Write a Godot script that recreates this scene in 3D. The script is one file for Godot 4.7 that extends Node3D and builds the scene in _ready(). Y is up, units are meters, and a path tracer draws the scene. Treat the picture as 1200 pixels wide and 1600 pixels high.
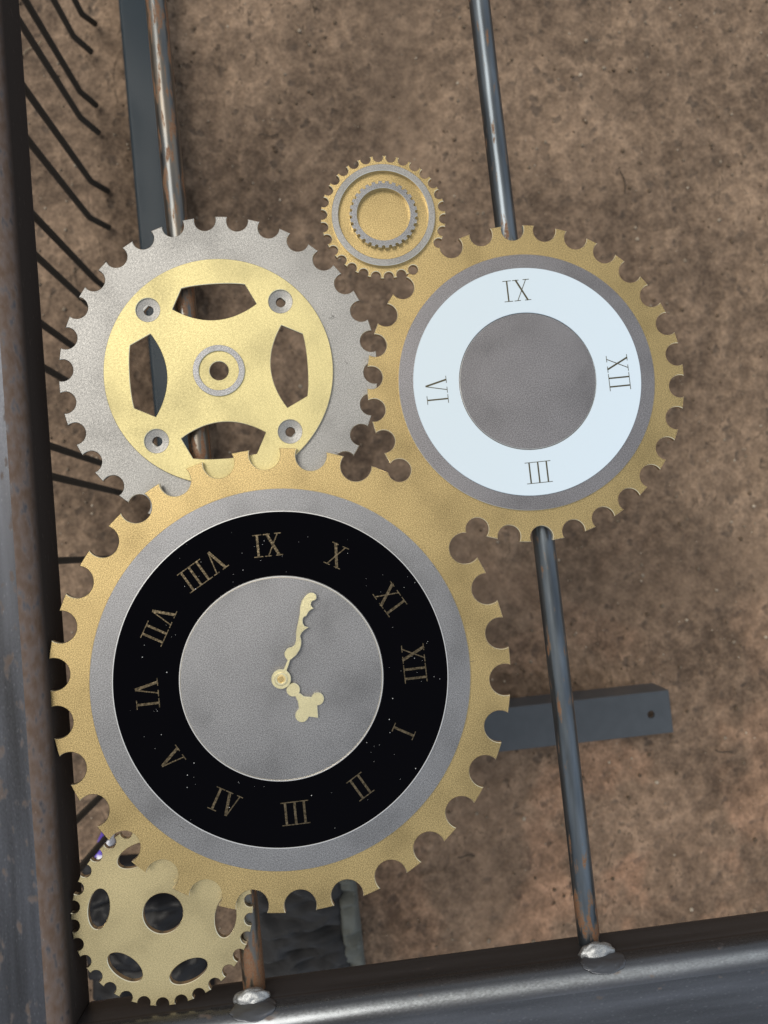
extends Node3D
# A welded steel frame lying level above bare ground, with a cut-metal gear clock on its bars.
# All shape numbers are millimetres; x runs along the bottom rail, z along the bars, height 0 is the face of the gold plate.

const LIFT := 350.0          # height of the gold plate's face above the ground
var mat := {}
var used := {}
var cut_edges := {}


func _ready() -> void:
	# ---------- camera
	var cam := Camera3D.new()
	cam.transform.basis = Basis(Vector3(0.993412, 0.040915, 0.107042), Vector3(0.105036, 0.048397, -0.99329), Vector3(-0.045821, 0.99799, 0.043781)).orthonormalized()
	cam.position = Vector3(-18.33, 399.2 + LIFT, 17.51) * 0.001
	var lens := CameraAttributesPhysical.new()
	lens.frustum_focal_length = 17.55
	lens.frustum_focus_distance = 0.402
	lens.frustum_near = 0.02
	lens.frustum_far = 60.0
	lens.exposure_aperture = 6.5
	cam.attributes = lens
	cam.fov = 68.73
	cam.near = 0.02
	cam.far = 60.0
	add_child(cam)
	cam.current = true
	# ---------- sky and light: bright cloud, the sun behind it, high and from the upper left
	var env := Environment.new()
	env.background_mode = Environment.BG_SKY
	var sky := Sky.new()
	var sm := ProceduralSkyMaterial.new()
	sm.sky_top_color = Color(0.66, 0.70, 0.75)
	sm.sky_horizon_color = Color(0.60, 0.62, 0.63)
	sm.sky_curve = 0.35
	sm.ground_bottom_color = Color(0.30, 0.26, 0.22)
	sm.ground_horizon_color = Color(0.42, 0.41, 0.39)
	sm.sun_angle_max = 80.0
	sm.sun_curve = 0.9
	sky.sky_material = sm
	env.sky = sky
	env.tonemap_mode = Environment.TONE_MAPPER_LINEAR
	env.tonemap_exposure = 1.8
	env.sdfgi_enabled = true
	env.ssao_enabled = true
	env.ssil_enabled = true
	var we := WorldEnvironment.new()
	we.environment = env
	add_child(we)
	var sun := DirectionalLight3D.new()
	sun.light_energy = 0.36
	sun.light_angular_distance = 32.0
	sun.light_color = Color(1.0, 0.98, 0.94)
	sun.shadow_enabled = true
	sun.look_at_from_position(Vector3(-0.46, 1.0, -0.44), Vector3.ZERO, Vector3.UP)
	add_child(sun)

	materials()
	ground()
	frame()
	picket_panel()
	square_tubes()
	gear_clock()
	spoked_gear()
	sprocket()
	litter()


# ============================================================ helpers

func numbered(called: String) -> String:
	var n: int = used.get(called, 0)
	used[called] = n + 1
	return called if n == 0 else "%s_%03d" % [called, n]


func thing(called: String, label: String, category: String, at: Vector3, group := "") -> Node3D:
	var o := Node3D.new()
	o.name = numbered(called)
	add_child(o)
	o.position = at * 0.001
	tag(o, label, category, group)
	return o


func tag(o: Node3D, label: String, category: String, group := "") -> void:
	o.set_meta("label", label)
	o.set_meta("category", category)
	if group != "":
		o.set_meta("group", group)


func put(called: String, mesh: Mesh, material: Material, parent: Node3D, at := Vector3.ZERO) -> MeshInstance3D:
	var o := MeshInstance3D.new()
	o.name = numbered(called) if parent == self else called
	o.mesh = mesh
	o.material_override = null
	o.set_surface_override_material(0, material)
	if mesh.get_surface_count() > 1:
		o.set_surface_override_material(1, cut_edge(material))
	o.position = at * 0.001
	parent.add_child(o, true)
	return o


func cut_edge(m: StandardMaterial3D) -> StandardMaterial3D:
	# where a sheet was cut its edge is brighter, bare metal
	if not cut_edges.has(m):
		var e := StandardMaterial3D.new()
		e.metallic = m.metallic
		e.metallic_specular = m.metallic_specular
		e.albedo_color = m.albedo_color.lerp(Color(1.0, 0.97, 0.90), 0.55) if m.metallic > 0.5 else m.albedo_color
		e.roughness = 0.28
		cut_edges[m] = e
	return cut_edges[m]


func begin() -> SurfaceTool:
	var st := SurfaceTool.new()
	st.begin(Mesh.PRIMITIVE_TRIANGLES)
	return st


func tri(st: SurfaceTool, a: Vector3, b: Vector3, c: Vector3, na: Vector3, nb := Vector3.ZERO, nc := Vector3.ZERO) -> void:
	# millimetres in; front faces run clockwise seen from the side the normal points to
	if nb == Vector3.ZERO:
		nb = na
		nc = na
	if (c - a).cross(b - a).dot(na + nb + nc) < 0.0:
		var t := b
		b = c
		c = t
		t = nb
		nb = nc
		nc = t
	st.set_normal(na.normalized())
	st.add_vertex(a * 0.001)
	st.set_normal(nb.normalized())
	st.add_vertex(b * 0.001)
	st.set_normal(nc.normalized())
	st.add_vertex(c * 0.001)


func quad(st: SurfaceTool, a: Vector3, b: Vector3, c: Vector3, d: Vector3, n: Vector3) -> void:
	tri(st, a, b, c, n)
	tri(st, a, c, d, n)


func circle(c: Vector2, r: float, n := 96, stretch := Vector2.ONE, turn := 0.0) -> PackedVector2Array:
	var p := PackedVector2Array()
	for i in n:
		var t := TAU * i / n
		p.append(c + (Vector2(cos(t) * stretch.x, sin(t) * stretch.y) * r).rotated(turn))
	return p


func area(p: PackedVector2Array) -> float:
	var s := 0.0
	for i in p.size():
		s += p[i].cross(p[(i + 1) % p.size()])
	return s * 0.5


func tidy(p: PackedVector2Array, least := 0.02) -> PackedVector2Array:
	var q := PackedVector2Array()
	for v in p:
		if q.is_empty() or q[q.size() - 1].distance_to(v) > least:
			q.append(v)
	while q.size() > 3 and q[0].distance_to(q[q.size() - 1]) <= least:
		q.remove_at(q.size() - 1)
	return q


func inset(p: PackedVector2Array, by: float) -> PackedVector2Array:
	# p runs so that its material lies on the left
	var q := PackedVector2Array()
	var n := p.size()
	for i in n:
		var e := (p[i] - p[(i + n - 1) % n]).normalized()
		var f := (p[(i + 1) % n] - p[i]).normalized()
		var m := Vector2(-e.y - f.y, e.x + f.x)
		var l := m.length()
		q.append(p[i] + (m / l * by * minf(2.0 / l, 1.8) if l > 0.1 else Vector2.ZERO))
	return q


func biggest(polys: Array) -> PackedVector2Array:
	var best := PackedVector2Array()
	for p in polys:
		if absf(area(p)) > absf(area(best)) or best.is_empty():
			best = p
	return best


func cut(from: PackedVector2Array, what: PackedVector2Array) -> PackedVector2Array:
	return biggest(Geometry2D.clip_polygons(from, what))


func join(a: PackedVector2Array, b: PackedVector2Array) -> PackedVector2Array:
	return biggest(Geometry2D.merge_polygons(a, b))


func plate(outer: PackedVector2Array, holes: Array, low: float, high: float, bevel := 0.25) -> ArrayMesh:
	# a sheet cut to an outline with holes; its upper edges are broken by a fine chamfer
	var st := begin()
	var edges := begin()
	add_plate(st, outer, holes, low, high, bevel, edges)
	return edges.commit(st.commit())


func add_plate(st: SurfaceTool, outer: PackedVector2Array, holes: Array, low: float, high: float, bevel := 0.25, edges: SurfaceTool = null) -> void:
	var rim := edges if edges != null else st
	var rings := []
	var o := tidy(outer)
	if area(o) < 0.0:
		o.reverse()
	rings.append(o)
	for h in holes:
		var q := tidy(h)
		if area(q) > 0.0:
			q.reverse()
		rings.append(q)
	var caps := []
	for r in rings:
		var p: PackedVector2Array = r
		var q := inset(p, bevel)
		caps.append(q)
		for i in p.size():
			var j := (i + 1) % p.size()
			var d := (p[j] - p[i]).normalized()
			var out := Vector3(d.y, 0, -d.x)
			quad(rim, v3(p[i], low), v3(p[j], low), v3(p[j], high - bevel), v3(p[i], high - bevel), out)
			quad(rim, v3(p[i], high - bevel), v3(p[j], high - bevel), v3(q[j], high), v3(q[i], high), out + Vector3.UP)
	face(st, caps, high, Vector3.UP)
	face(st, rings, low, Vector3.DOWN)


func v3(p: Vector2, h: float) -> Vector3:
	return Vector3(p.x, h, p.y)


func face(st: SurfaceTool, rings: Array, h: float, n: Vector3) -> void:
	# opened into simple outlines by a hair-thin slit from each hole to the outside
	var parts: Array = [rings[0]]
	for k in range(1, rings.size()):
		var c := PackedVector2Array(rings[k])
		c.reverse()
		var mid := Vector2.ZERO
		for v in c:
			mid += v / c.size()
		var away := Vector2(cos(0.37 + 1.1 * k), sin(0.37 + 1.1 * k))
		if mid.length() > 1.0:
			away = mid.normalized()
		var side := away.orthogonal() * 0.002
		var slit := PackedVector2Array([mid + side, mid - side, mid - side + away * 400.0, mid + side + away * 400.0])
		var tool := join(c, slit)
		var next := []
		for p in parts:
			for q in Geometry2D.clip_polygons(p, tool):
				if absf(area(q)) > 0.001:
					next.append(q)
		parts = next
	for p in parts:
		fill(st, p, h, n, 0)


func fill(st: SurfaceTool, p: PackedVector2Array, h: float, n: Vector3, depth: int) -> void:
	var poly := tidy(p, 0.0008)
	if poly.size() < 3:
		return
	var ids := Geometry2D.triangulate_polygon(poly)
	if ids.is_empty():
		if depth > 9:
			print("triangulation failed for an outline of ", poly.size(), " points")
			return
		# halve it across its longer side and try again
		var box := Rect2(poly[0], Vector2.ZERO)
		for v in poly:
			box = box.expand(v)
		var half := box
		var rest := box
		if box.size.x > box.size.y:
			half.size.x *= 0.47
			rest.position.x += half.size.x
			rest.size.x -= half.size.x
		else:
			half.size.y *= 0.47
			rest.position.y += half.size.y
			rest.size.y -= half.size.y
		for r in [half, rest]:
			var e: Rect2 = r
			for q in Geometry2D.intersect_polygons(poly, PackedVector2Array([e.position, Vector2(e.end.x, e.position.y), e.end, Vector2(e.position.x, e.end.y)])):
				if absf(area(q)) > 0.0005:
					fill(st, q, h, n, depth + 1)
		return
	for i in range(0, ids.size(), 3):
		tri(st, v3(poly[ids[i]], h), v3(poly[ids[i + 1]], h), v3(poly[ids[i + 2]], h), n)


func gear(c: Vector2, tip: float, pitch: float, notch: float, phase: float, skip := []) -> PackedVector2Array:
	var p := circle(c, tip, 360)
	for k in 30:
		if not k in skip:
			p = cut(p, notch_at(c, pitch, notch, phase, k))
	return p


func notch_at(c: Vector2, pitch: float, notch: float, phase: float, k: int) -> PackedVector2Array:
	var t := deg_to_rad(phase + 12.0 * k)
	return circle(c + Vector2(cos(t), sin(t)) * pitch, notch, 40)


func tube(path: PackedVector3Array, radius: float, sides := 16, wobble := 0.0, capped := true) -> ArrayMesh:
	# round bar along a path; u runs along it in metres, v round it
	var st := begin()
	var rng := RandomNumberGenerator.new()
	rng.seed = path.size() * 17 + 3
	var rings := []
	var along := 0.0
	var dists := []
	var keep := Vector3(0.3, 0.9, 0.1)
	for i in path.size():
		var d: Vector3 = (path[mini(i + 1, path.size() - 1)] - path[maxi(i - 1, 0)]).normalized()
		var a := d.cross(keep).normalized()
		var b := d.cross(a).normalized()
		var ring := []
		var r := radius + rng.randf_range(-wobble, wobble)
		for k in sides + 1:
			var t := TAU * k / sides
			ring.append([path[i] + (a * cos(t) + b * sin(t)) * r, a * cos(t) + b * sin(t)])
		rings.append(ring)
		if i > 0:
			along += path[i].distance_to(path[i - 1])
		dists.append(along)
	for i in path.size() - 1:
		for k in sides:
			var q := [[i, k], [i + 1, k], [i + 1, k + 1], [i, k + 1]]
			for t in [[0, 1, 2], [0, 2, 3]]:
				var vs := []
				for j in t:
					vs.append([rings[q[j][0]][q[j][1]][0], rings[q[j][0]][q[j][1]][1], Vector2(dists[q[j][0]] * 0.001, float(q[j][1]) / sides)])
				if (vs[2][0] - vs[0][0]).cross(vs[1][0] - vs[0][0]).dot(vs[0][1]) < 0.0:
					vs.reverse()
				for v in vs:
					st.set_normal(v[1])
					st.set_uv(v[2])
					st.add_vertex(v[0] * 0.001)
	if capped:
		for e in [0, path.size() - 1]:
			var n: Vector3 = (path[0] - path[1]).normalized() if e == 0 else (path[e] - path[e - 1]).normalized()
			for k in sides:
				st.set_uv(Vector2(dists[e] * 0.001, 0.5))
				tri(st, path[e], rings[e][k][0], rings[e][k + 1][0], n)
	st.generate_tangents()
	return st.commit()


func hollow_section(length: float, wide: float, tall: float, corner: float, open_end := false) -> ArrayMesh:
	# square tube with rounded corners along +z, middle of its top face at the origin; u along in metres, v round the outline in metres
	var st := begin()
	var prof := []
	var at := [[wide / 2 - corner, -corner, 0.0], [wide / 2 - corner, corner - tall, -PI / 2], [corner - wide / 2, corner - tall, -PI], [corner - wide / 2, -corner, -PI * 1.5]]
	for k in 4:
		for i in 9:
			var t: float = at[k][2] + PI / 2 - PI / 2 * i / 8.0
			prof.append([Vector2(at[k][0] + cos(t) * corner, at[k][1] + sin(t) * corner), Vector2(cos(t), sin(t))])
	prof.append(prof[0])
	var steps := 24
	var round_ := 0.0
	for i in prof.size() - 1:
		var p: Vector2 = prof[i][0]
		var q: Vector2 = prof[i + 1][0]
		var np: Vector2 = prof[i][1]
		var nq: Vector2 = prof[i + 1][1]
		var l := p.distance_to(q)
		for s in steps:
			var z0 := length * s / steps
			var z1 := length * (s + 1) / steps
			var vs := [[p, z0, np, round_], [q, z0, nq, round_ + l], [q, z1, nq, round_ + l], [p, z0, np, round_], [q, z1, nq, round_ + l], [p, z1, np, round_]]
			for t in [[vs[0], vs[1], vs[2]], [vs[3], vs[4], vs[5]]]:
				var w := []
				for v in t:
					w.append([Vector3(v[0].x, v[0].y, v[1]), Vector3(v[2].x, v[2].y, 0), Vector2(v[1] * 0.001, v[3] * 0.001)])
				if (w[2][0] - w[0][0]).cross(w[1][0] - w[0][0]).dot(w[0][1]) < 0.0:
					w.reverse()
				for v in w:
					st.set_normal(v[1])
					st.set_uv(v[2])
					st.add_vertex(v[0] * 0.001)
		round_ += l
	if not open_end:
		var ring := PackedVector2Array()
		for v in prof.slice(0, prof.size() - 1):
			ring.append(v[0])
		var ids := Geometry2D.triangulate_polygon(tidy(ring))
		ring = tidy(ring)
		for e in [0.0, length]:
			for i in range(0, ids.size(), 3):
				st.set_uv(Vector2(e * 0.001, 0.01))
				tri(st, Vector3(ring[ids[i]].x, ring[ids[i]].y, e), Vector3(ring[ids[i + 1]].x, ring[ids[i + 1]].y, e), Vector3(ring[ids[i + 2]].x, ring[ids[i + 2]].y, e), Vector3(0, 0, -1 if e == 0.0 else 1))
	st.generate_tangents()
	return st.commit()


func blob(rx: float, ry: float, rz: float, rough: float, seed_: int, freq := 0.16, rows := 14, cols := 26) -> ArrayMesh:
	# a lump with an uneven skin, resting on its middle plane
	var nz := FastNoiseLite.new()
	nz.seed = seed_
	nz.frequency = freq
	var st := begin()
	var grid := []
	for i in rows + 1:
		var row := []
		var u := PI * i / rows
		for k in cols + 1:
			var t := TAU * (k % cols) / cols
			var d := Vector3(sin(u) * cos(t), cos(u), sin(u) * sin(t))
			row.append(Vector3(d.x * rx, d.y * ry, d.z * rz) * (1.0 + rough * nz.get_noise_3d(d.x * 12, d.y * 12, d.z * 12)))
		grid.append(row)
	for i in rows:
		for k in cols:
			for t in [[grid[i][k], grid[i][k + 1], grid[i + 1][k + 1]], [grid[i][k], grid[i + 1][k + 1], grid[i + 1][k]]]:
				var a: Vector3 = t[0]
				var b: Vector3 = t[1]
				var c: Vector3 = t[2]
				if (c - a).cross(b - a).dot(a + b + c) < 0.0:
					var s := b
					b = c
					c = s
				st.set_smooth_group(0)
				st.add_vertex(a * 0.001)
				st.add_vertex(b * 0.001)
				st.add_vertex(c * 0.001)
	st.index()
	st.generate_normals()
	return st.commit()


# ============================================================ materials

func lin(r: float, g: float, b: float) -> Color:
	return Color(r, g, b).linear_to_srgb()


func noise(seed_: int, freq: float, octaves := 4, kind := FastNoiseLite.TYPE_SIMPLEX_SMOOTH) -> FastNoiseLite:
	var n := FastNoiseLite.new()
	n.seed = seed_
	n.frequency = freq
	n.noise_type = kind
	n.fractal_octaves = octaves
	return n


func noise_texture(n: FastNoiseLite, ramp: Array, side := 512, normal := 0.0) -> NoiseTexture2D:
	# ramp: pairs of place and colour
	var t := NoiseTexture2D.new()
	t.width = side
	t.height = side
	t.seamless = true
	t.noise = n
	if normal > 0.0:
		t.as_normal_map = true
		t.bump_strength = normal
	else:
		var g := Gradient.new()
		var offs := PackedFloat32Array()
		var cols := PackedColorArray()
		for e in ramp:
			offs.append(e[0])
			cols.append(e[1])
		g.offsets = offs
		g.colors = cols
		t.color_ramp = g
	return t


func grained(color: Color, rough: float, spread: float, seed_: int, streak: Vector3, bump := 0.15) -> StandardMaterial3D:
	# cut and sanded sheet metal: grain in tone, in gloss and in relief
	var m := StandardMaterial3D.new()
	m.metallic = 1.0
	m.albedo_color = color
	m.albedo_texture = noise_texture(noise(seed_, 0.30, 3), [[0.0, Color.WHITE.darkened(spread * 1.5)], [0.36, Color.WHITE.darkened(spread * 0.9)], [0.64, Color.WHITE.darkened(spread * 0.4)], [1.0, Color.WHITE]])
	m.roughness = 1.0
	m.roughness_texture = noise_texture(noise(seed_ + 5, 0.25, 3), [[0.0, Color(rough - 0.06, 0, 0)], [1.0, Color(rough + 0.08, 0, 0)]], 256)
	m.roughness_texture_channel = BaseMaterial3D.TEXTURE_CHANNEL_RED
	m.normal_enabled = true
	m.normal_scale = bump
	m.normal_texture = noise_texture(noise(seed_ + 9, 0.34, 2), [], 512, 2.0)
	m.uv1_triplanar = true
	m.uv1_scale = streak
	m.detail_enabled = true
	m.detail_blend_mode = BaseMaterial3D.BLEND_MODE_MUL
	m.detail_uv_layer = BaseMaterial3D.DETAIL_UV_2
	m.uv2_triplanar = true
	m.uv2_scale = Vector3(3.1, 3.1, 3.1)
	m.detail_albedo = noise_texture(noise(seed_ + 13, 0.012, 5), [[0.0, Color(0.84, 0.84, 0.84)], [0.45, Color(0.95, 0.95, 0.95)], [1.0, Color(1, 1, 1)]])
	return m


func plain(color: Color, rough: float, metal := 0.0, spec := 0.5) -> StandardMaterial3D:
	var m := StandardMaterial3D.new()
	m.albedo_color = color
	m.roughness = rough
	m.metallic = metal
	m.metallic_specular = spec
	return m


func materials() -> void:
	mat.gold = grained(lin(0.80, 0.605, 0.29), 0.46, 0.34, 11, Vector3(10, 10, 10))
	mat.brass = grained(lin(0.80, 0.70, 0.37), 0.60, 0.15, 31, Vector3(8, 8, 12))
	mat.sprocket = grained(lin(0.76, 0.635, 0.36), 0.42, 0.18, 51, Vector3(9, 9, 9))
	mat.steel = grained(lin(0.49, 0.48, 0.465), 0.54, 0.26, 71, Vector3(10, 10, 8))
	mat.dial = grained(lin(0.44, 0.44, 0.457), 0.44, 0.32, 91, Vector3(10, 10, 10))
	mat.dial_violet = grained(lin(0.43, 0.415, 0.43), 0.44, 0.32, 95, Vector3(10, 10, 10))
	mat.hand = grained(lin(0.88, 0.80, 0.50), 0.36, 0.10, 111, Vector3(9, 9, 9))
	mat.white = plain(lin(0.75, 0.86, 0.95), 0.16, 0.5)  # sky mirrored in polished steel, put partly into this pale colour
	mat.white.normal_enabled = true
	mat.white.normal_scale = 0.04
	mat.white.normal_texture = noise_texture(noise(6, 0.01, 3), [], 256, 4.0)
	mat.white.uv1_triplanar = true
	mat.white.uv1_scale = Vector3(6, 6, 6)
	mat.edge = plain(lin(0.72, 0.72, 0.74), 0.3, 1.0)
	mat.black = plain(lin(0.002, 0.002, 0.003), 0.10, 0.0, 0.08)
	mat.numeral = grained(lin(0.25, 0.20, 0.13), 0.4, 0.4, 121, Vector3(4, 4, 4))
	mat.slot = plain(lin(0.10, 0.09, 0.06), 0.5, 1.0)  # dark tone paints the shade inside the cut-through numerals
	mat.dust = plain(lin(0.5, 0.5, 0.5), 0.9)
	mat.scratch = plain(lin(0.05, 0.045, 0.04), 0.7)
	mat.weld = grained(lin(0.72, 0.74, 0.76), 0.50, 0.35, 131, Vector3(9, 9, 26), 0.5)
	mat.heat = plain(lin(0.13, 0.135, 0.15), 0.36, 0.95)
	mat.picket = plain(lin(0.034, 0.027, 0.020), 0.75)
	mat.side_rail = rusty(1024, 512, 3, true)
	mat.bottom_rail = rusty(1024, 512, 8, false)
	mat.bar_rusty = bar_skin(21, 0.52, 0.6)
	mat.bar_dark = bar_skin(37, 0.655)
	mat.tube_paint = plain(lin(0.062, 0.071, 0.083), 0.34, 0.0, 0.5)
	mat.tube_dark = plain(lin(0.026, 0.036, 0.045), 0.18, 0.0, 0.22)
	mat.tube_paint.albedo_texture = noise_texture(noise(61, 0.02, 4), [[0.0, Color(0.92, 0.92, 0.92)], [1.0, Color(1, 1, 1)]])
	mat.tube_paint.uv1_triplanar = true
	mat.tube_paint.uv1_scale = Vector3(6, 6, 6)


func rusty(w: int, h: int, seed_: int, much: bool) -> StandardMaterial3D:
	# mill-scale steel: u is length (1 m), v the outline (0.25 m) starting at the edge between top and right-hand side.
	var im := Image.create(w, h, false, Image.FORMAT_RGB8)
	var ro := Image.create(w, h, false, Image.FORMAT_RGB8)
	var n1 := noise(seed_, 0.018, 5)
	var n2 := noise(seed_ + 1, 0.09, 4)
	var n3 := noise(seed_ + 2, 0.5, 2)
	var n4 := noise(seed_ + 3, 0.03, 4)
	var scale_dark: Color = (Color(0.22, 0.222, 0.235) if much else Color(0.26, 0.262, 0.272))
	var scale_pale: Color = (Color(0.345, 0.355, 0.385) if much else Color(0.38, 0.385, 0.405))
	var rust := Color(0.37, 0.32, 0.30)
	var rust_deep := Color(0.30, 0.22, 0.16)
	for y in h:
		for x in w:
			# streaks run along the length
			var a := n1.get_noise_2d(x * 0.3, y * 2.2) * 0.5 + 0.5
			var b := n2.get_noise_2d(x, y) * 0.5 + 0.5
			var g := n3.get_noise_2d(x, y)
			var c := scale_dark.lerp(scale_pale, clampf(a * 1.3 - 0.15 + g * 0.14, 0, 1))
			var v := y * 250.0 / h      # mm round the outline
			var amount := 0.0
			var d := fposmod(v + 125.0, 250.0) - 125.0   # downwards on the inner side; the top face is negative
			var painted_dark := 0.0
			if much:
				# a ragged brown band along the edge, thinning to bare scale near the lower end; below it the side's dark reflection is painted in, nearly black
				var reach := 13.0 + 16.0 * n4.get_noise_2d(x * 0.8, 7.0) + 7.0 * n2.get_noise_2d(x * 0.7, 90.0)
				amount = clampf((reach + d) * 0.5, 0, 1) if d > -60.0 else 0.0
				amount *= clampf((b - 0.16) * 5.0, 0, 1)
				if x > 840:
					amount *= clampf(1.0 - (x - 840) / 60.0, 0.15, 1.0)
				painted_dark = clampf((d - 9.0) * 0.16, 0, 1)
			else:
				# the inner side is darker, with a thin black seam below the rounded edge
				# sky highlight along the rounded edge, painted into the colour
				var painted_highlight := clampf(1.0 - absf(d - 5.5 + 1.5 * (a - 0.5)) / 4.2, 0.0, 1.0)
				c = c.lerp(Color(0.66, 0.68, 0.70), smoothstep(0.0, 0.9, painted_highlight) * (0.62 + 0.25 * b + 0.15 * g))
				painted_dark = 0.40 * clampf((d - 18.5) * 0.3, 0, 1)
				painted_dark = maxf(painted_dark, 0.9 * clampf(1.0 - absf(d - 17.5 - 1.2 * a) * 0.7, 0, 1))
			amount = maxf(amount, clampf((n4.get_noise_2d(x * 1.7 + 300, y * 1.7) - (0.34 if much else 0.52)) * 6.0, 0, 1) * 0.7)
			c = c.lerp(rust.lerp(rust_deep, clampf(b * 1.7 - 0.6, 0, 1)), amount)
			c = c.lightened(maxf(0.0, g - 0.55) * 0.5)
			c = c.lerp(Color(0.135, 0.105, 0.09), painted_dark)
			im.set_pixel(x, y, c)
			var r := clampf((0.34 if much else 0.24) + 0.12 * a + 0.4 * amount + 0.1 * g + 0.3 * painted_dark, 0.2, 1.0)
			ro.set_pixel(x, y, Color(r, 0.8 * (1.0 - amount) * (1.0 - painted_dark), 0))
	var m := StandardMaterial3D.new()
	m.albedo_texture = ImageTexture.create_from_image(im)
	m.roughness = 1.0
	m.roughness_texture = ImageTexture.create_from_image(ro)
	m.roughness_texture_channel = BaseMaterial3D.TEXTURE_CHANNEL_RED
	m.metallic = 1.0
	m.metallic_texture = m.roughness_texture
	m.metallic_texture_channel = BaseMaterial3D.TEXTURE_CHANNEL_GREEN
	m.uv1_scale = Vector3(1, 4, 1)
	return m


func bar_skin(seed_: int, rusty_from: float, tan := 0.0) -> StandardMaterial3D:
	# drawn round bar: blue-grey scale with orange rust freckles; u along its 0.85 m, v round
	var w := 2048
	var h := 96
	var im := Image.create(w, h, false, Image.FORMAT_RGB8)
	var ro := Image.create(w, h, false, Image.FORMAT_RGB8)
	var n1 := noise(seed_, 0.03, 4)
	var n2 := noise(seed_ + 1, 0.035, 5)
	var n3 := noise(seed_ + 2, 0.4, 2)
	for y in h:
		var t := TAU * y / h
		for x in w:
			var p := Vector3(x * 0.415, cos(t) * 6.0, sin(t) * 6.0)
			var a := n1.get_noise_3dv(p * Vector3(0.6, 5, 5)) * 0.5 + 0.5
			var b := n2.get_noise_3dv(p * Vector3(1.3, 6.0, 6.0)) * 0.5 + 0.5 + 0.17 * smoothstep(0.92, 0.985, x / float(w))
			var g := n3.get_noise_3dv(p * 2.0)
			var c := Color(0.25, 0.27, 0.29).lerp(Color(0.46, 0.49, 0.52), a)
			c = c.lerp(Color(0.50, 0.42, 0.33), tan * clampf(a * 1.6 - 0.2, 0, 1))
			var amount := clampf((b - rusty_from) * 9.0, 0, 1) * clampf(0.75 + g, 0, 1)
			c = c.lerp(Color(0.56, 0.36, 0.20).lerp(Color(0.40, 0.28, 0.20), clampf(g + 0.5, 0, 1)), amount)
			im.set_pixel(x, y, c)
			var r := clampf(0.27 + 0.1 * a + 0.45 * amount, 0.15, 1.0)
			ro.set_pixel(x, y, Color(r, 0.85 * (1.0 - amount), 0))
	var m := StandardMaterial3D.new()
	m.albedo_texture = ImageTexture.create_from_image(im)
	m.roughness = 1.0
	m.roughness_texture = ImageTexture.create_from_image(ro)
	m.roughness_texture_channel = BaseMaterial3D.TEXTURE_CHANNEL_RED
	m.metallic = 1.0
	m.metallic_texture = m.roughness_texture
	m.metallic_texture_channel = BaseMaterial3D.TEXTURE_CHANNEL_GREEN
	m.uv1_scale = Vector3(1.176, 1, 1)
	return m


# ============================================================ setting

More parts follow.
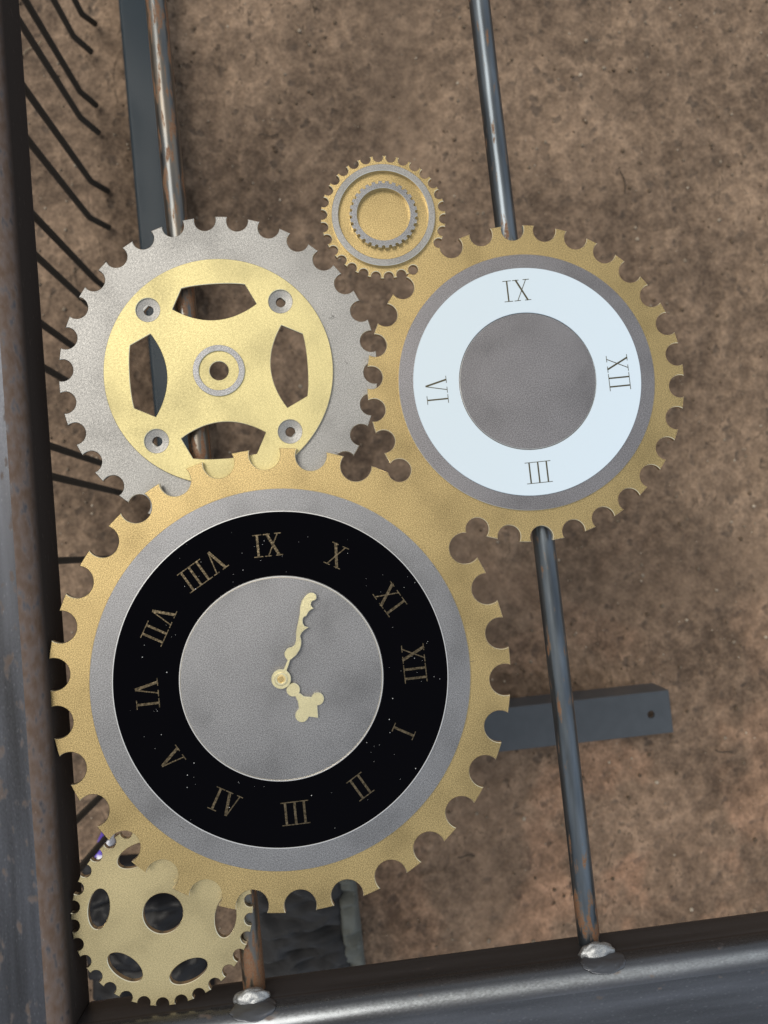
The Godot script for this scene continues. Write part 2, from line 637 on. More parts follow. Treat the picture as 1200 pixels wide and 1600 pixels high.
func ground() -> void:
	# bare trodden earth, one sheet; the middle has its own relief
	var side := 1536
	var span := 1600.0
	var im := Image.create(side, side, false, Image.FORMAT_RGB8)
	var hi := Image.create(side, side, false, Image.FORMAT_RGB8)
	var big := noise(101, 0.0040, 3).get_seamless_image(side, side)
	var warped := noise(102, 0.017, 4)
	warped.domain_warp_enabled = true
	warped.domain_warp_amplitude = 40.0
	warped.domain_warp_frequency = 0.012
	var mid := warped.get_seamless_image(side, side)
	var fine := noise(103, 0.055, 6).get_seamless_image(side, side)
	var spots := noise(104, 0.045, 3).get_seamless_image(side, side)
	var red := noise(105, 0.0075, 4).get_seamless_image(side, side)
	var finest := noise(106, 0.20, 3).get_seamless_image(side, side)
	for i in [big, mid, fine, spots, red, finest]:
		i.convert(Image.FORMAT_L8)
	var d0: PackedByteArray = big.get_data()
	var d1: PackedByteArray = mid.get_data()
	var d2: PackedByteArray = fine.get_data()
	var d3: PackedByteArray = spots.get_data()
	var d4: PackedByteArray = red.get_data()
	var d5: PackedByteArray = finest.get_data()
	var out := PackedByteArray()
	out.resize(side * side * 3)
	var height := PackedByteArray()
	height.resize(side * side * 3)
	for y in side:
		var zz := (y + 0.5) / side * span - span / 2
		for x in side:
			var i := y * side + x
			var xx := (x + 0.5) / side * span - span / 2
			var a := d0[i] / 255.0
			var b := d1[i] / 255.0
			var c := d2[i] / 255.0
			var t := clampf(0.48 + (a - 0.5) * 0.55 + (b - 0.5) * 0.36 + (c - 0.5) * 0.60 + (d5[i] / 255.0 - 0.5) * 0.42, 0.0, 1.0)
			var r := 0.262 + 0.315 * t
			var g := 0.218 + 0.272 * t
			var bl := 0.186 + 0.230 * t
			# brick-red dust trodden into the lower right, its brighter light painted in too
			var near := clampf(1.0 - Vector2(xx - 230.0, zz - 400.0).length() / 420.0, 0.0, 1.0)
			var k := clampf((d4[i] / 255.0 - 0.50) * 6.0, 0.0, 1.0) * near * 0.75 + 0.22 * near
			r = lerpf(r, 0.36 + 0.37 * t, k)
			g = lerpf(g, 0.283 + 0.292 * t, k)
			bl = lerpf(bl, 0.230 + 0.245 * t, k)
			# dark crumbs and damp spots
			var s := clampf((d3[i] / 255.0 - 0.66) * 7.0, 0.0, 1.0) * clampf((c - 0.3) * 3.0, 0.0, 1.0)
			r *= 1.0 - 0.28 * s
			g *= 1.0 - 0.27 * s
			bl *= 1.0 - 0.25 * s
			# thin dark cracks and drag marks, here and there
			var f := absf(d4[(y * side + (x * 3 + 700) % side)] / 255.0 - 0.5)
			var crack := clampf(1.0 - f * 70.0, 0.0, 1.0) * clampf((a - 0.48) * 5.0, 0.0, 1.0) * clampf((c - 0.35) * 4.0, 0.0, 1.0) * 0.4
			r *= (1.0 - crack) * 1.06
			g *= (1.0 - crack) * 1.06
			bl *= (1.0 - crack) * 1.05
			out[i * 3] = int(clampf(r, 0, 1) * 255.0)
			out[i * 3 + 1] = int(clampf(g, 0, 1) * 255.0)
			out[i * 3 + 2] = int(clampf(bl, 0, 1) * 255.0)
			var e := int(clampf(0.45 * b + 0.4 * c + 0.15 * a - 0.2 * s, 0, 1) * 255.0)
			height[i * 3] = e
			height[i * 3 + 1] = e
			height[i * 3 + 2] = e
	im = Image.create_from_data(side, side, false, Image.FORMAT_RGB8, out)
	hi = Image.create_from_data(side, side, false, Image.FORMAT_RGB8, height)
	var m := StandardMaterial3D.new()
	m.albedo_texture = ImageTexture.create_from_image(im)
	m.roughness = 0.93
	m.metallic_specular = 0.3
	m.heightmap_enabled = true
	m.heightmap_texture = ImageTexture.create_from_image(hi)
	m.heightmap_scale = 0.7
	var nz := noise(7, 0.012, 4)
	var st := begin()
	var n := 160
	var pts := []
	for j in n + 1:
		var row := []
		for i in n + 1:
			var p := Vector2(i, j) / n * span - Vector2(span, span) / 2
			var edge := clampf((span / 2 - maxf(absf(p.x), absf(p.y))) / 120.0, 0.0, 1.0)
			row.append(Vector3(p.x, nz.get_noise_2d(p.x, p.y) * 5.0 * edge - 2.0 * edge, p.y))
		pts.append(row)
	for j in n:
		for i in n:
			patch(st, pts[j][i], pts[j][i + 1], pts[j + 1][i + 1], pts[j + 1][i], span)
	var far := 6000.0
	var h := span / 2
	for r in [[-far, -far, far, -h], [-far, h, far, far], [-far, -h, -h, h], [h, -h, far, h]]:
		patch(st, Vector3(r[0], 0, r[1]), Vector3(r[2], 0, r[1]), Vector3(r[2], 0, r[3]), Vector3(r[0], 0, r[3]), span)
	st.index()
	st.generate_normals()
	st.generate_tangents()
	var o := put("ground", st.commit(), m, self)
	o.set_meta("kind", "structure")
	tag(o, "bare brown trodden earth under the steel frame", "ground")
	# loose crumbs of earth and grit
	var rng := RandomNumberGenerator.new()
	rng.seed = 5
	var mm := MultiMesh.new()
	mm.transform_format = MultiMesh.TRANSFORM_3D
	mm.use_colors = true
	mm.mesh = blob(1.0, 0.7, 1.0, 0.5, 3, 0.12, 5, 7)
	mm.instance_count = 4800
	for i in 4800:
		var p := Vector2(rng.randf_range(-480, 560), rng.randf_range(-640, 560))
		var s := 0.5 + 1.9 * pow(rng.randf(), 4.0)
		var y := nz.get_noise_2d(p.x, p.y) * 5.0 - 2.0
		mm.set_instance_transform(i, Transform3D(Basis.from_euler(Vector3(rng.randf() * 0.6, rng.randf() * TAU, 0)) * s, Vector3(p.x, y + 0.2 * s, p.y) * 0.001))
		var t := rng.randf()
		var c := Color(0.10, 0.068, 0.043).lerp(Color(0.42, 0.35, 0.27), t * t * t)
		mm.set_instance_color(i, c)
	var mi := MultiMeshInstance3D.new()
	mi.name = "grit"
	mi.multimesh = mm
	var gm := plain(Color.WHITE, 0.95)
	gm.vertex_color_use_as_albedo = true
	mi.material_override = gm
	mi.set_meta("kind", "stuff")
	tag(mi, "loose brown crumbs of earth scattered over the ground", "grit")
	add_child(mi)


func patch(st: SurfaceTool, a: Vector3, b: Vector3, c: Vector3, d: Vector3, span: float) -> void:
	for v in [a, b, c, a, c, d]:
		st.set_uv(Vector2(v.x / span + 0.5, v.z / span + 0.5))
		st.add_vertex(v * 0.001)


# ============================================================ the frame

func frame() -> void:
	var t := thing("steel_railing", "dark rusty steel frame of two square rails and two round bars carrying the gears", "metal frame", Vector3(-180, LIFT - 30, 244))
	var base := Vector3(-180, LIFT - 30, 244)
	# side rail: inner face runs from (-175.6,-320) to (-184.0,168)
	var yaw := atan2(-184.0 + 175.6, 168.0 + 320.0)
	var rail := put("side_rail", hollow_section(1010, 50, 40, 9), mat.side_rail, t)
	rail.rotation.y = yaw
	rail.position = (Vector3(-171.3 - 25.0, LIFT + 10, -560) - base) * 0.001
	# bottom rail, butted against the side rail
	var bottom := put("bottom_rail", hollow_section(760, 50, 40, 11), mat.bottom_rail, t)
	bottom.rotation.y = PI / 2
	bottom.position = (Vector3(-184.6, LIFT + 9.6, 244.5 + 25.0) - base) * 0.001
	var xs := [[-97.3, -95.4, 242.5], [87.2, 87.0, 242.5]]
	for k in 2:
		var path := PackedVector3Array()
		for i in 41:
			var z := lerpf(-600, xs[k][2] + 3.0, i / 40.0)
			path.append(Vector3(lerpf(xs[k][0], xs[k][1], i / 40.0) + 0.5 * sin(z * 0.011 + k), LIFT - 14.2, z) - base)
		var bar := put("bar", tube(path, 6.0, 28), mat.bar_rusty if k == 0 else mat.bar_dark, t)
		bar.set_meta("label", "round bar with orange rust freckles, beside the side rail" if k == 0 else "round dark bar under the gear with the white dial")
		# weld where the bar meets the bottom rail
		var weld := put("weld", blob(9.6, 3.8, 5.6, 0.17, 4 + k, 0.12, 24, 44), mat.weld, t)
		weld.position = (Vector3(xs[k][1] + 0.3, LIFT - 2.6, 243.9) - base) * 0.001
		var spill := put("weld_spill", blob(12.0, 0.7, 6.2, 0.22, 9 + k, 0.07, 24, 60), mat.heat, t)
		spill.position = (Vector3(xs[k][1] + 1.5, LIFT + 3.3, 245.5) - base) * 0.001
		spill.rotation.x = deg_to_rad(-64)


func picket_panel() -> void:
	var t := thing("picket_panel", "row of thin dark upright rods with bent feet standing beyond the side rail", "rod panel", Vector3(-242, 0, -140))
	var base := Vector3(-242, 0, -140)
	var feet := [[-228.5, -533.5, -222.7, -539.2], [-238.5, -511.5, -229.1, -510.2], [-237.3, -455.5, -229.0, -454.1], [-239.5, -429.9, -229.0, -425.5], [-234.8, -365.2, -225.5, -365.1], [-239.2, -329.2, -227.6, -327.8], [-238.6, -266.9, -232.2, -262.9], [-246.8, -243.1, -237.1, -236.1], [-246.9, -187.2, -236.9, -182.5], [-248.8, -152.4, -238.8, -147.9], [-245.5, -87.4, -237.1, -83.8], [-240.7, -61.4, -231.8, -58.3], [-253.6, 2.1, -245.0, 3.3], [-262.3, 210.5, -255.1, 210.5], [-266.0, 251.6, -260.0, 251.5]]
	for f in feet:
		var a := Vector3(f[0], 25, f[1])
		var b := Vector3(f[2], 3, f[3])
		var path := PackedVector3Array([Vector3(f[0], 262, f[1]) - base, Vector3(f[0], 150, f[1]) - base, Vector3(f[0], 31, f[1]) - base, a - base, a.lerp(b, 0.3) - base, b - base])
		put("picket", tube(path, 3.0, 10), mat.picket, t)
	var top := PackedVector3Array()
	for i in 9:
		top.append(Vector3(lerpf(-231, -262, i / 8.0), 262, lerpf(-560, 300, i / 8.0)) - base)
	put("top_wire", tube(top, 3.2, 10), mat.picket, t)


func square_tubes() -> void:
	# a long painted tube on the ground, under the rusty bar
	var a := put("steel_tube", hollow_section(900, 40, 38, 4), mat.tube_dark, self, Vector3(-168.0, 39, -760))
	a.rotation.y = deg_to_rad(-0.4)
	tag(a, "long blue-grey square steel tube on the ground under the rusty bar", "steel tube")
	# a shorter one across, with a drilled hole near its end
	var b := thing("steel_tube", "short grey steel tube on the ground with a drilled hole near its free end", "steel tube", Vector3(266, 0, 204))
	var st := begin()
	var top := PackedVector2Array([Vector2(-400, -20), Vector2(0, -20), Vector2(0, 20), Vector2(-400, 20)])
	add_plate(st, top, [circle(Vector2(-19.5, 1.0), 3.4, 24)], 37, 40, 0.6)
	put("top_wall", st.commit(), mat.tube_paint, b)
	for s in [-1, 1]:
		st = begin()
		add_plate(st, PackedVector2Array([Vector2(-400, s * 20.0 - 1.5 - s * 1.5), Vector2(0, s * 20.0 - 1.5 - s * 1.5), Vector2(0, s * 20.0 + 1.5 - s * 1.5), Vector2(-400, s * 20.0 + 1.5 - s * 1.5)]), [], 1.0, 36.99, 0.3)
		put("side_wall", st.commit(), mat.tube_paint, b)
	b.rotation.y = deg_to_rad(-0.5)


# ============================================================ the gears

const BIG := Vector2(-62.6, 80.8)
const RIGHT := Vector2(84.9, -62.2)
const SMALL := Vector2(16.9, -160.2)
const LEFT := Vector2(-80.2, -85.3)
const SPROCKET := Vector2(-137.2, 195.8)


func gear_clock() -> void:
	var t := thing("gear_clock", "gold gear-shaped clock plate with a black dial, a white dial and a small ringed gear", "clock", Vector3(BIG.x, LIFT - 3, BIG.y))
	var up := 3.0     # the plate's face above the thing's base
	var to_right := RIGHT - BIG
	var to_small := SMALL - BIG
	# one plate cut to the outline of three meshing gears
	var p := gear(Vector2.ZERO, 121.2, 118.2, 8.35, -4.8, [26, 27])
	p = join(p, gear(to_right, 86.9, 84.7, 6.2, -4.8, [11, 12, 20]))
	p = join(p, gear(to_small, 34.1, 33.3, 2.65, -5.0, [4, 5]))
	var neck := PackedVector2Array([Vector2(28.5, -131.0), Vector2(33.0, -145.3), Vector2(43.7, -142.0), Vector2(47.3, -139.0), Vector2(49.6, -128.1), Vector2(35.7, -118.5), Vector2(29.4, -123.6)])
	var web := PackedVector2Array([Vector2(-2.8, -24.8), Vector2(13.1, -16.2), Vector2(32.2, -10.4), Vector2(54.8, 5.8), Vector2(48.0, 18.9), Vector2(41.8, 21.7), Vector2(37.2, 38.4), Vector2(-0.7, 6.8), Vector2(-12.1, -15.1)])
	for f in [neck, web]:
		var q := PackedVector2Array()
		for v in f:
			q.append(v - BIG)
		p = join(p, q)
	for k in 30:
		if not k in [26, 27]:
			p = cut(p, notch_at(Vector2.ZERO, 118.2, 8.35, -4.8, k))
		if not k in [11, 12, 20]:
			p = cut(p, notch_at(to_right, 84.7, 6.2, -4.8, k))
		if not k in [4, 5]:
			p = cut(p, notch_at(to_small, 33.3, 2.65, -5.0, k))
	put("gear_plate", plate(p, [], 0.0, up, 0.3), mat.gold, t)
	# the large dial
	var d := put("dial_plate", plate(circle(Vector2.ZERO, 99.4, 240), [], 0, 1.5, 0.25), mat.dial, t, Vector3(0, up, 0))
	d.set_meta("label", "grey round plate of the large dial")
	put("chapter_ring", plate(circle(Vector2.ZERO, 87.0, 240), [circle(Vector2.ZERO, 53.4, 180)], 0, 0.8, 0.12), mat.black, d, Vector3(0, 1.5, 0)).set_meta("label", "glossy black ring with roman numerals")
	put("ring_edge", plate(circle(Vector2.ZERO, 87.55, 240), [circle(Vector2.ZERO, 87.02, 240)], 0, 0.95, 0.1), mat.edge, d, Vector3(0, 1.5, 0))
	var disc := put("centre_disc", plate(circle(Vector2.ZERO, 52.5, 180), [], 0, 1.5, 0.3), mat.dial, d, Vector3(0, 1.5, 0))
	disc.set_meta("label", "grey centre disc behind the hands")
	put("ring_edge", plate(circle(Vector2.ZERO, 53.1, 180), [circle(Vector2.ZERO, 52.55, 180)], 0, 1.45, 0.1), mat.edge, d, Vector3(0, 1.5, 0))
	var words := ["XII", "I", "II", "III", "IV", "V", "VI", "VII", "VIII", "IX", "X", "XI"]
	for k in 12:
		numeral(words[k], Vector2.ZERO, 69.8, k * 30.0, k == 0 or k > 8, 12.0, 1.0, 2.3, mat.numeral, d)
	# dust on the black ring
	var rng := RandomNumberGenerator.new()
	rng.seed = 77
	var st := begin()
	for i in 80:
		var at := Vector2(rng.randf_range(54.5, 86.0), 0).rotated(rng.randf() * TAU)
		var s := 0.10 + 0.20 * pow(rng.randf(), 3.0)
		add_plate(st, circle(at, s, 5), [], 2.305, 2.305 + s * 0.6, s * 0.2)
	var dust := put("dust", st.commit(), mat.dust, d)
	dust.set_meta("kind", "stuff")
	hands(t, up + 3.0)
	# the white dial
	var c := Vector3(to_right.x, up, to_right.y)
	var e := put("dial_plate", plate(circle(Vector2.ZERO, 70.0, 200), [], 0, 1.5, 0.25), mat.dial_violet, t, c)
	e.set_meta("label", "grey round plate of the white dial")
	put("chapter_ring", plate(circle(Vector2.ZERO, 62.1, 200), [circle(Vector2.ZERO, 37.5, 160)], 0, 0.8, 0.15), mat.white, e, Vector3(0, 1.5, 0)).set_meta("label", "polished pale blue-white ring with four roman numerals")
	put("centre_disc", plate(circle(Vector2.ZERO, 37.0, 160), [], 0, 0.75, 0.2), mat.dial_violet, e, Vector3(0, 1.5, 0))
	for k in 4:
		numeral(words[k * 3], Vector2.ZERO, 49.8, k * 90.0, k == 0 or k == 3, 11.6, 0.62, 2.3, mat.slot, e)
	# the small gear's rings
	var s3 := Vector3(to_small.x, up, to_small.y)
	put("steel_ring", plate(circle(Vector2.ZERO, 28.1, 140), [circle(Vector2.ZERO, 24.5, 120)], 0, 2.6, 0.25), mat.steel, t, s3)
	var teeth := circle(Vector2.ZERO, 18.4, 240)
	for k in 30:
		teeth = cut(teeth, circle(Vector2.from_angle(TAU * k / 30.0) * 18.0, 0.95, 16))
	put("toothed_ring", plate(teeth, [circle(Vector2.ZERO, 14.5, 100)], 0, 3.2, 0.15), mat.dial, t, s3)
	# pen ticks and scratches on the plates
	scratch(t, Vector3(23.4 - BIG.x, up + 1.52, 32.3 - BIG.y), 3.2, -0.9)
	scratch(t, Vector3(38.2 - BIG.x, up + 0.02, 83.9 - BIG.y), 3.4, -0.1)
	scratch(t, Vector3(-58.8 - 0.0, up + 1.52, 70.0), 2.6, -0.7)


func scratch(parent: Node3D, at: Vector3, length: float, turn: float) -> void:
	var q := PackedVector2Array([Vector2(-length / 2, -0.05), Vector2(0.1, -0.16), Vector2(length / 2, -0.04), Vector2(length / 2, 0.05), Vector2(-0.2, 0.13), Vector2(-length / 2, 0.05)])
	var o := put("scratch", plate(q, [], 0, 0.03, 0.01), mat.scratch, parent, at)
	o.rotation.y = turn


func numeral(text: String, c: Vector2, r: float, degrees: float, outward: bool, tall: float, weight: float, h: float, m: Material, parent: Node3D) -> void:
	# roman numerals drawn as strokes with serifs: thick and thin as in print
	var thick := 1.45 * weight
	var thin := 0.62 * weight
	var ser := 0.52 * weight
	var gap := 0.30 * tall
	var widths := {"I": 0.30 * tall, "V": 0.80 * tall, "X": 0.82 * tall}
	var total := 0.0
	for l in text:
		total += widths[l]
	total += gap * (text.length() - 1) * 0.35
	var x := -total / 2
	var shapes := []
	for l in text:
		var w: float = widths[l]
		var parts := []
		var a := x + w * 0.5
		var top := -tall / 2
		var low := tall / 2
		var sw := tall * 0.20
		if l == "I":
			parts = [bar2(Vector2(a, top), Vector2(a, low), thick * 0.85), bar2(Vector2(a - sw, top + ser / 2), Vector2(a + sw, top + ser / 2), ser), bar2(Vector2(a - sw, low - ser / 2), Vector2(a + sw, low - ser / 2), ser)]
		elif l == "V":
			var i := w * 0.30
			parts = [bar2(Vector2(a - i, top), Vector2(a, low), thick), bar2(Vector2(a + i, top), Vector2(a + thin * 0.3, low), thin), bar2(Vector2(a - i - sw * 0.85, top + ser / 2), Vector2(a - i + sw * 0.8, top + ser / 2), ser), bar2(Vector2(a + i - sw * 0.7, top + ser / 2), Vector2(a + i + sw * 0.7, top + ser / 2), ser)]
		else:
			var i := w * 0.30
			parts = [bar2(Vector2(a - i, top), Vector2(a + i, low), thick), bar2(Vector2(a + i, top), Vector2(a - i, low), thin)]
			for s in [-1, 1]:
				parts.append(bar2(Vector2(a + s * i - sw * 0.75, top + ser / 2), Vector2(a + s * i + sw * 0.75, top + ser / 2), ser))
				parts.append(bar2(Vector2(a + s * i - sw * 0.75, low - ser / 2), Vector2(a + s * i + sw * 0.75, low - ser / 2), ser))
		for q in parts:
			shapes.append(q)
		x += w + gap * 0.35
	# join the strokes that touch
	var whole := []
	for q in shapes:
		var cur: PackedVector2Array = q
		var rest := []
		for o in whole:
			var u := Geometry2D.merge_polygons(cur, o)
			if u.size() == 1:
				cur = u[0]
			else:
				var solid := []
				var hole := []
				for g in u:
					(hole if Geometry2D.is_polygon_clockwise(g) else solid).append(g)
				if solid.size() == 1:      # they touch and enclose a gap: keep the outline, open the gap by leaving them apart
					rest.append(o)
				else:
					rest.append(o)
		rest.append(cur)
		whole = rest
	var st := begin()
	var lift := 0.0
	for q in whole:
		add_plate(st, q, [], 0.0, 0.12 + lift, 0.03)
		lift += 0.012
	var o := put("numeral", st.commit(), m, parent, Vector3(0, h - 0.0, 0))
	var turn := deg_to_rad(degrees)
	o.position = Vector3(c.x + cos(turn) * r, h + 0.004, c.y + sin(turn) * r) * 0.001
	# letters stand in the x-z plane with their tops towards -z
	o.rotation.y = -(turn + (PI / 2 if outward else -PI / 2))


func bar2(a: Vector2, b: Vector2, w: float) -> PackedVector2Array:
	var s := (b - a).normalized().orthogonal() * w / 2
	return PackedVector2Array([a + s, b + s, b - s, a - s])


func hands(t: Node3D, h: float) -> void:
	var minute := PackedVector2Array()
	for v in [[1.0, -2.0], [1.8, -5.0], [3.5, -8.0], [4.2, -9.3], [3.2, -10.9], [2.9, -12.2], [3.1, -13.4], [4.4, -15.1], [5.8, -15.7], [7.1, -15.8], [8.6, -16.7], [9.6, -18.9], [10.1, -23.4], [11.5, -27.9], [12.9, -32.4], [13.6, -36.4], [14.7, -39.2], [17.0, -41.6], [18.4, -42.5], [19.8, -42.8], [20.9, -42.6], [21.7, -42.1], [22.4, -41.3], [22.6, -40.4], [22.3, -39.0], [21.1, -38.4], [20.4, -38.4], [19.6, -37.7], [19.2, -36.4], [19.7, -35.2], [20.6, -34.4], [18.8, -33.8], [17.6, -32.9], [16.9, -31.9], [16.3, -30.9], [15.0, -30.5], [14.4, -29.8], [14.1, -28.6], [14.1, -27.4], [14.8, -25.8], [16.9, -24.9], [14.6, -23.8], [13.0, -22.5], [12.0, -20.9], [12.4, -18.6], [12.1, -16.3], [11.0, -13.8], [9.0, -11.4], [6.5, -9.7], [5.6, -9.2], [4.8, -7.2], [3.5, -4.5], [2.6, -1.5]]:
		minute.append(Vector2(v[0], v[1]))
	minute = join(minute, circle(Vector2.ZERO, 5.1, 48))
	put("minute_hand", plate(minute, [], 1.8, 3.0, 0.2), mat.hand, t, Vector3(0, h, 0))
	var hour := PackedVector2Array([Vector2(1.5, 2.9), Vector2(2.9, 1.5), Vector2(4.2, 3.6), Vector2(7.4, 8.0), Vector2(9.2, 8.8), Vector2(10.8, 10.4), Vector2(13.9, 11.0), Vector2(17.1, 12.4), Vector2(17.1, 16.0), Vector2(16.9, 22.3), Vector2(11.8, 21.0), Vector2(7.9, 19.5), Vector2(7.4, 16.4), Vector2(7.3, 13.0), Vector2(6.3, 10.0), Vector2(3.2, 5.4)])
	for c in [[Vector2.ZERO, 4.9], [Vector2(5.5, 6.4), 3.55], [Vector2(17.6, 12.5), 3.35], [Vector2(8.7, 20.0), 3.55]]:
		hour = join(hour, circle(c[0], c[1], 40))
	put("hour_hand", plate(hour, [], 0.5, 1.7, 0.2), mat.hand, t, Vector3(0, h, 0))
	var pin := put("hand_pin", plate(circle(Vector2.ZERO, 3.3, 40), [circle(Vector2.ZERO, 2.2, 32)], 0.0, 3.9, 0.3), mat.hand, t, Vector3(0, h, 0))
	put("pin_end", plate(circle(Vector2.ZERO, 1.9, 28), [], 0.0, 3.6, 0.5), mat.gold, pin)


func spoked_gear() -> void:
	var low := LIFT - 8.0
	var t := thing("spoked_gear", "silver steel gear with a yellow brass disc of four curved slots", "gear", Vector3(LEFT.x, low, LEFT.y))
	var window := circle(Vector2.ZERO, 52.5, 120)
	put("gear_plate", plate(gear(Vector2.ZERO, 85.6, 83.9, 5.9, -6.0), [window], 0, 3.0, 0.3), mat.steel, t)
	# brass disc with four slots, four screw seats and a centre hole
	var holes := [circle(Vector2.ZERO, 5.1, 40)]
	for k in 4:
		var mid := deg_to_rad(90.0 * k - 178.4)
		var slot := PackedVector2Array()
		for i in 15:
			slot.append(Vector2.from_angle(deg_to_rad(lerpf(-20.2, 20.2, i / 14.0))) * lerpf(49.3, 47.6, cos((i - 7) / 7.0 * PI / 2)))
		var a := Vector2.from_angle(deg_to_rad(32.7)) * 41.8
		var b := Vector2.from_angle(deg_to_rad(-32.7)) * 41.8
		# the inner side bows towards the centre
		for i in 21:
			var s := i / 20.0
			var q := a.lerp(b, s)
			q.x -= 7.4 * (1.0 - pow(2.0 * s - 1.0, 2.0))
			slot.append(q)
		var turned := PackedVector2Array()
		for v in slot:
			turned.append(v.rotated(mid))
		holes.append(turned)
	for k in 4:
		holes.append(circle(Vector2.from_angle(deg_to_rad(90.0 * k - 178.4 + 45.0)) * 50.4, 6.5, 40))
	var disc := put("brass_disc", plate(circle(Vector2.ZERO, 61.4, 200), holes, 0, 1.7, 0.25), mat.brass, t, Vector3(0, 3.01, 0))
	put("centre_ring", plate(circle(Vector2.ZERO, 13.9, 80), [circle(Vector2.ZERO, 10.7, 70)], 0, 1.0, 0.2), mat.dial, disc, Vector3(0, 1.7, 0))
	for k in 4:
		var at := Vector2.from_angle(deg_to_rad(90.0 * k - 178.4 + 45.0)) * 50.4
		var st := begin()
		# a countersunk seat: a cone down to a small through hole
		for i in 40:
			var u := Vector2.from_angle(TAU * i / 40.0)
			var v := Vector2.from_angle(TAU * (i + 1) / 40.0)
			quad(st, v3(u * 6.45, 0.7), v3(v * 6.45, 0.7), v3(v * 2.7, -0.1), v3(u * 2.7, -0.1), v3(-(u + v), 9.0))
			quad(st, v3(u * 2.7, -0.1), v3(v * 2.7, -0.1), v3(v * 2.7, -3.0), v3(u * 2.7, -3.0), v3(-(u + v), 0.0))
		put("screw_seat", st.commit(), mat.steel, disc, Vector3(at.x, 0.0, at.y))
	scratch(t, Vector3(-17.0 - LEFT.x, 3.02, -109.0 - LEFT.y), 3.0, 0.5)
	scratch(t, Vector3(-16.2 - LEFT.x, 3.02, -109.8 - LEFT.y), 2.4, -0.6)
	scratch(t, Vector3(-15.6 - LEFT.x, 3.02, -108.6 - LEFT.y), 2.6, 0.1)
	scratch(t, Vector3(-11.8 - LEFT.x, 3.02, -83.7 - LEFT.y), 2.0, -0.5)
	scratch(t, Vector3(-11.0 - LEFT.x, 3.02, -83.0 - LEFT.y), 1.6, 0.7)
	scratch(t, Vector3(-21.5 - LEFT.x, 3.02, -34.6 - LEFT.y), 3.6, -0.4)


func sprocket() -> void:
	var holes := [circle(Vector2(0.3, 0.1), 10.3, 60)]
	for k in 6:
		var t := deg_to_rad(11.0 + 60.0 * k)
		holes.append(circle(Vector2.from_angle(t) * 32.8, 1.0, 48, Vector2(5.5, 10.3), t))
	var o := put("sprocket", plate(gear(Vector2.ZERO, 46.9, 45.9, 3.2, -0.85), holes, 0, 3.0, 0.3), mat.sprocket, self, Vector3(SPROCKET.x, LIFT - 8.0, SPROCKET.y))
	tag(o, "pale brass sprocket plate with a round hole and oval slots, tucked in the frame's corner", "sprocket")


# ============================================================ things on the ground

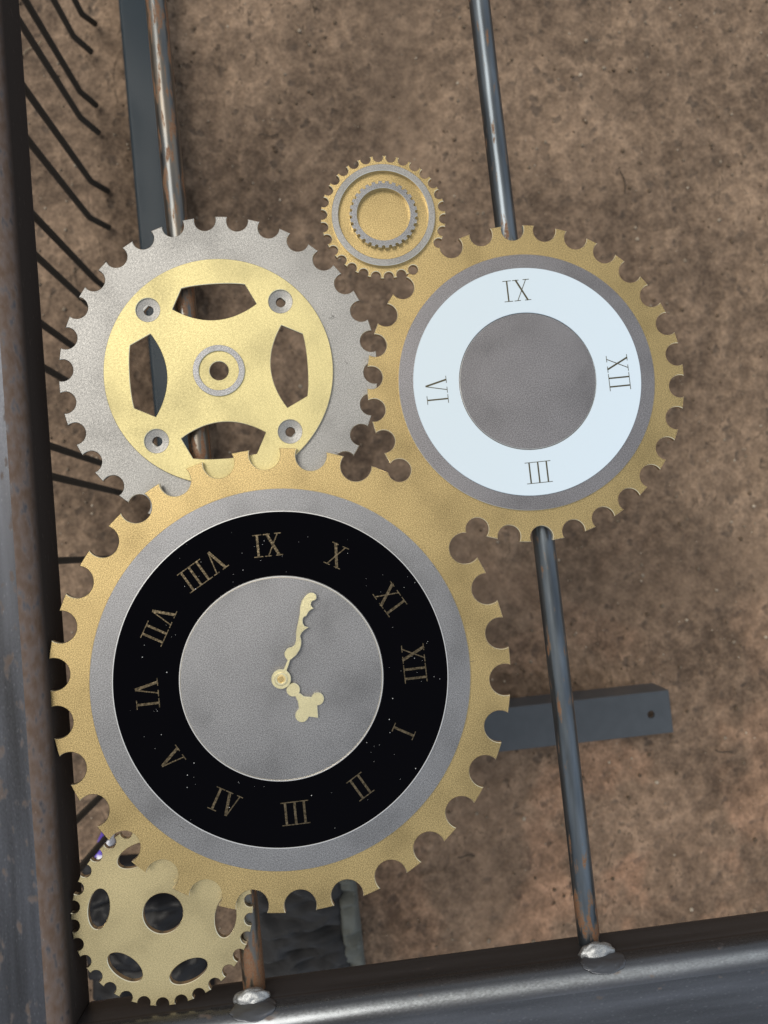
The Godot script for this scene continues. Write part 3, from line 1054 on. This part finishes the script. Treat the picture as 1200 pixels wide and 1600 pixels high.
func litter() -> void:
	# dark crumpled cloth under the bottom rail
	var t := thing("cloth", "dark grey crumpled cloth on the ground below the big gear's bottom teeth", "cloth", Vector3(-106, 0, 368))
	var cm := plain(lin(0.020, 0.020, 0.022), 0.85)
	cm.rim_enabled = true
	cm.rim = 0.3
	put("folds", crumple(88, 120, 30, 5), cm, t)
	var hem := plain(lin(0.10, 0.105, 0.095), 0.9)
	put("hem", crumple(19, 120, 24, 10), hem, t, Vector3(47, 0, -2))
	# a black plastic sack in the corner under the sprocket
	var sack := put("plastic_sack", crumple(120, 160, 34, 31), plain(lin(0.012, 0.012, 0.014), 0.5, 0.0, 0.35), self, Vector3(-252, 0, 371))
	tag(sack, "black plastic sack on the ground, seen through the brass sprocket's holes", "sack")
	# a scrap of printed wrapper
	var w := thing("wrapper", "small purple and white plastic wrapper scrap beside the brass sprocket", "wrapper", Vector3(-288, 2, 275))
	var strip := put("purple_strip", crumple(9, 24, 12, 12), plain(lin(0.15, 0.09, 0.55), 0.3), w)
	strip.rotation.y = deg_to_rad(-22)
	put("white_end", crumple(9, 9, 14, 14), plain(lin(0.85, 0.85, 0.9), 0.3), w, Vector3(7, 0, -4))
	put("white_end", crumple(10, 10, 13, 15), plain(lin(0.85, 0.85, 0.9), 0.3), w, Vector3(0, 0, 11))
	# dry twigs
	var rng := RandomNumberGenerator.new()
	rng.seed = 12
	var spots := [Vector2(-288, -520), Vector2(-60, -410), Vector2(120, 430), Vector2(330, 260), Vector2(60, 330), Vector2(300, -330)]
	var said := ["pale broken twig among the picket feet, top left", "thin twig on the ground left of the small ringed gear", "dark twig on the red earth near the bottom rail", "small twig right of the drilled steel tube", "curved twig between the big gear and the bottom rail", "thin twig on the earth at the upper right"]
	for i in spots.size():
		var path := PackedVector3Array()
		var dir := Vector2.from_angle(rng.randf() * TAU)
		var len_ := rng.randf_range(14, 34)
		for k in 6:
			var p: Vector2 = dir * (k / 5.0 - 0.5) * len_ + dir.orthogonal() * sin(k * 1.1 + i) * len_ * 0.07
			path.append(Vector3(p.x, 1.6 + 0.5 * sin(k * 1.7), p.y))
		var o := put("twig", tube(path, 0.7, 7, 0.15), plain(lin(0.24, 0.19, 0.13) if i == 0 else lin(0.06, 0.042, 0.028), 0.9), self, Vector3(spots[i].x, 0, spots[i].y))
		tag(o, said[i], "twig", "twigs on the bare earth")


func crumple(w: float, d: float, h: float, seed_: int) -> ArrayMesh:
	# a folded sheet: a closed cushion whose top is creased
	var nz := noise(seed_, 0.018, 3, FastNoiseLite.TYPE_SIMPLEX_SMOOTH)
	var st := begin()
	var n := 44
	var g := []
	for j in n + 1:
		var row := []
		for i in n + 1:
			var u := i / float(n) * 2.0 - 1.0
			var v := j / float(n) * 2.0 - 1.0
			var x := u * w / 2 * (1.0 + 0.1 * nz.get_noise_2d(v * 40.0, 9.0))
			var z := v * d / 2 * (1.0 + 0.1 * nz.get_noise_2d(u * 40.0, 70.0))
			var dome := pow(maxf(0.0, (1.0 - pow(absf(u), 5.0)) * (1.0 - pow(absf(v), 5.0))), 0.5)
			var crease := 1.0 - absf(nz.get_noise_2d(x * 0.5, z * 2.2)) * 2.2
			row.append(Vector3(x, dome * h * (0.45 + 0.55 * crease), z))
		g.append(row)
	for j in n:
		for i in n:
			for t in [[g[j][i], g[j][i + 1], g[j + 1][i + 1]], [g[j][i], g[j + 1][i + 1], g[j + 1][i]]]:
				for v in t:
					st.add_vertex(v * 0.001)
	st.index()
	st.generate_normals()
	return st.commit()
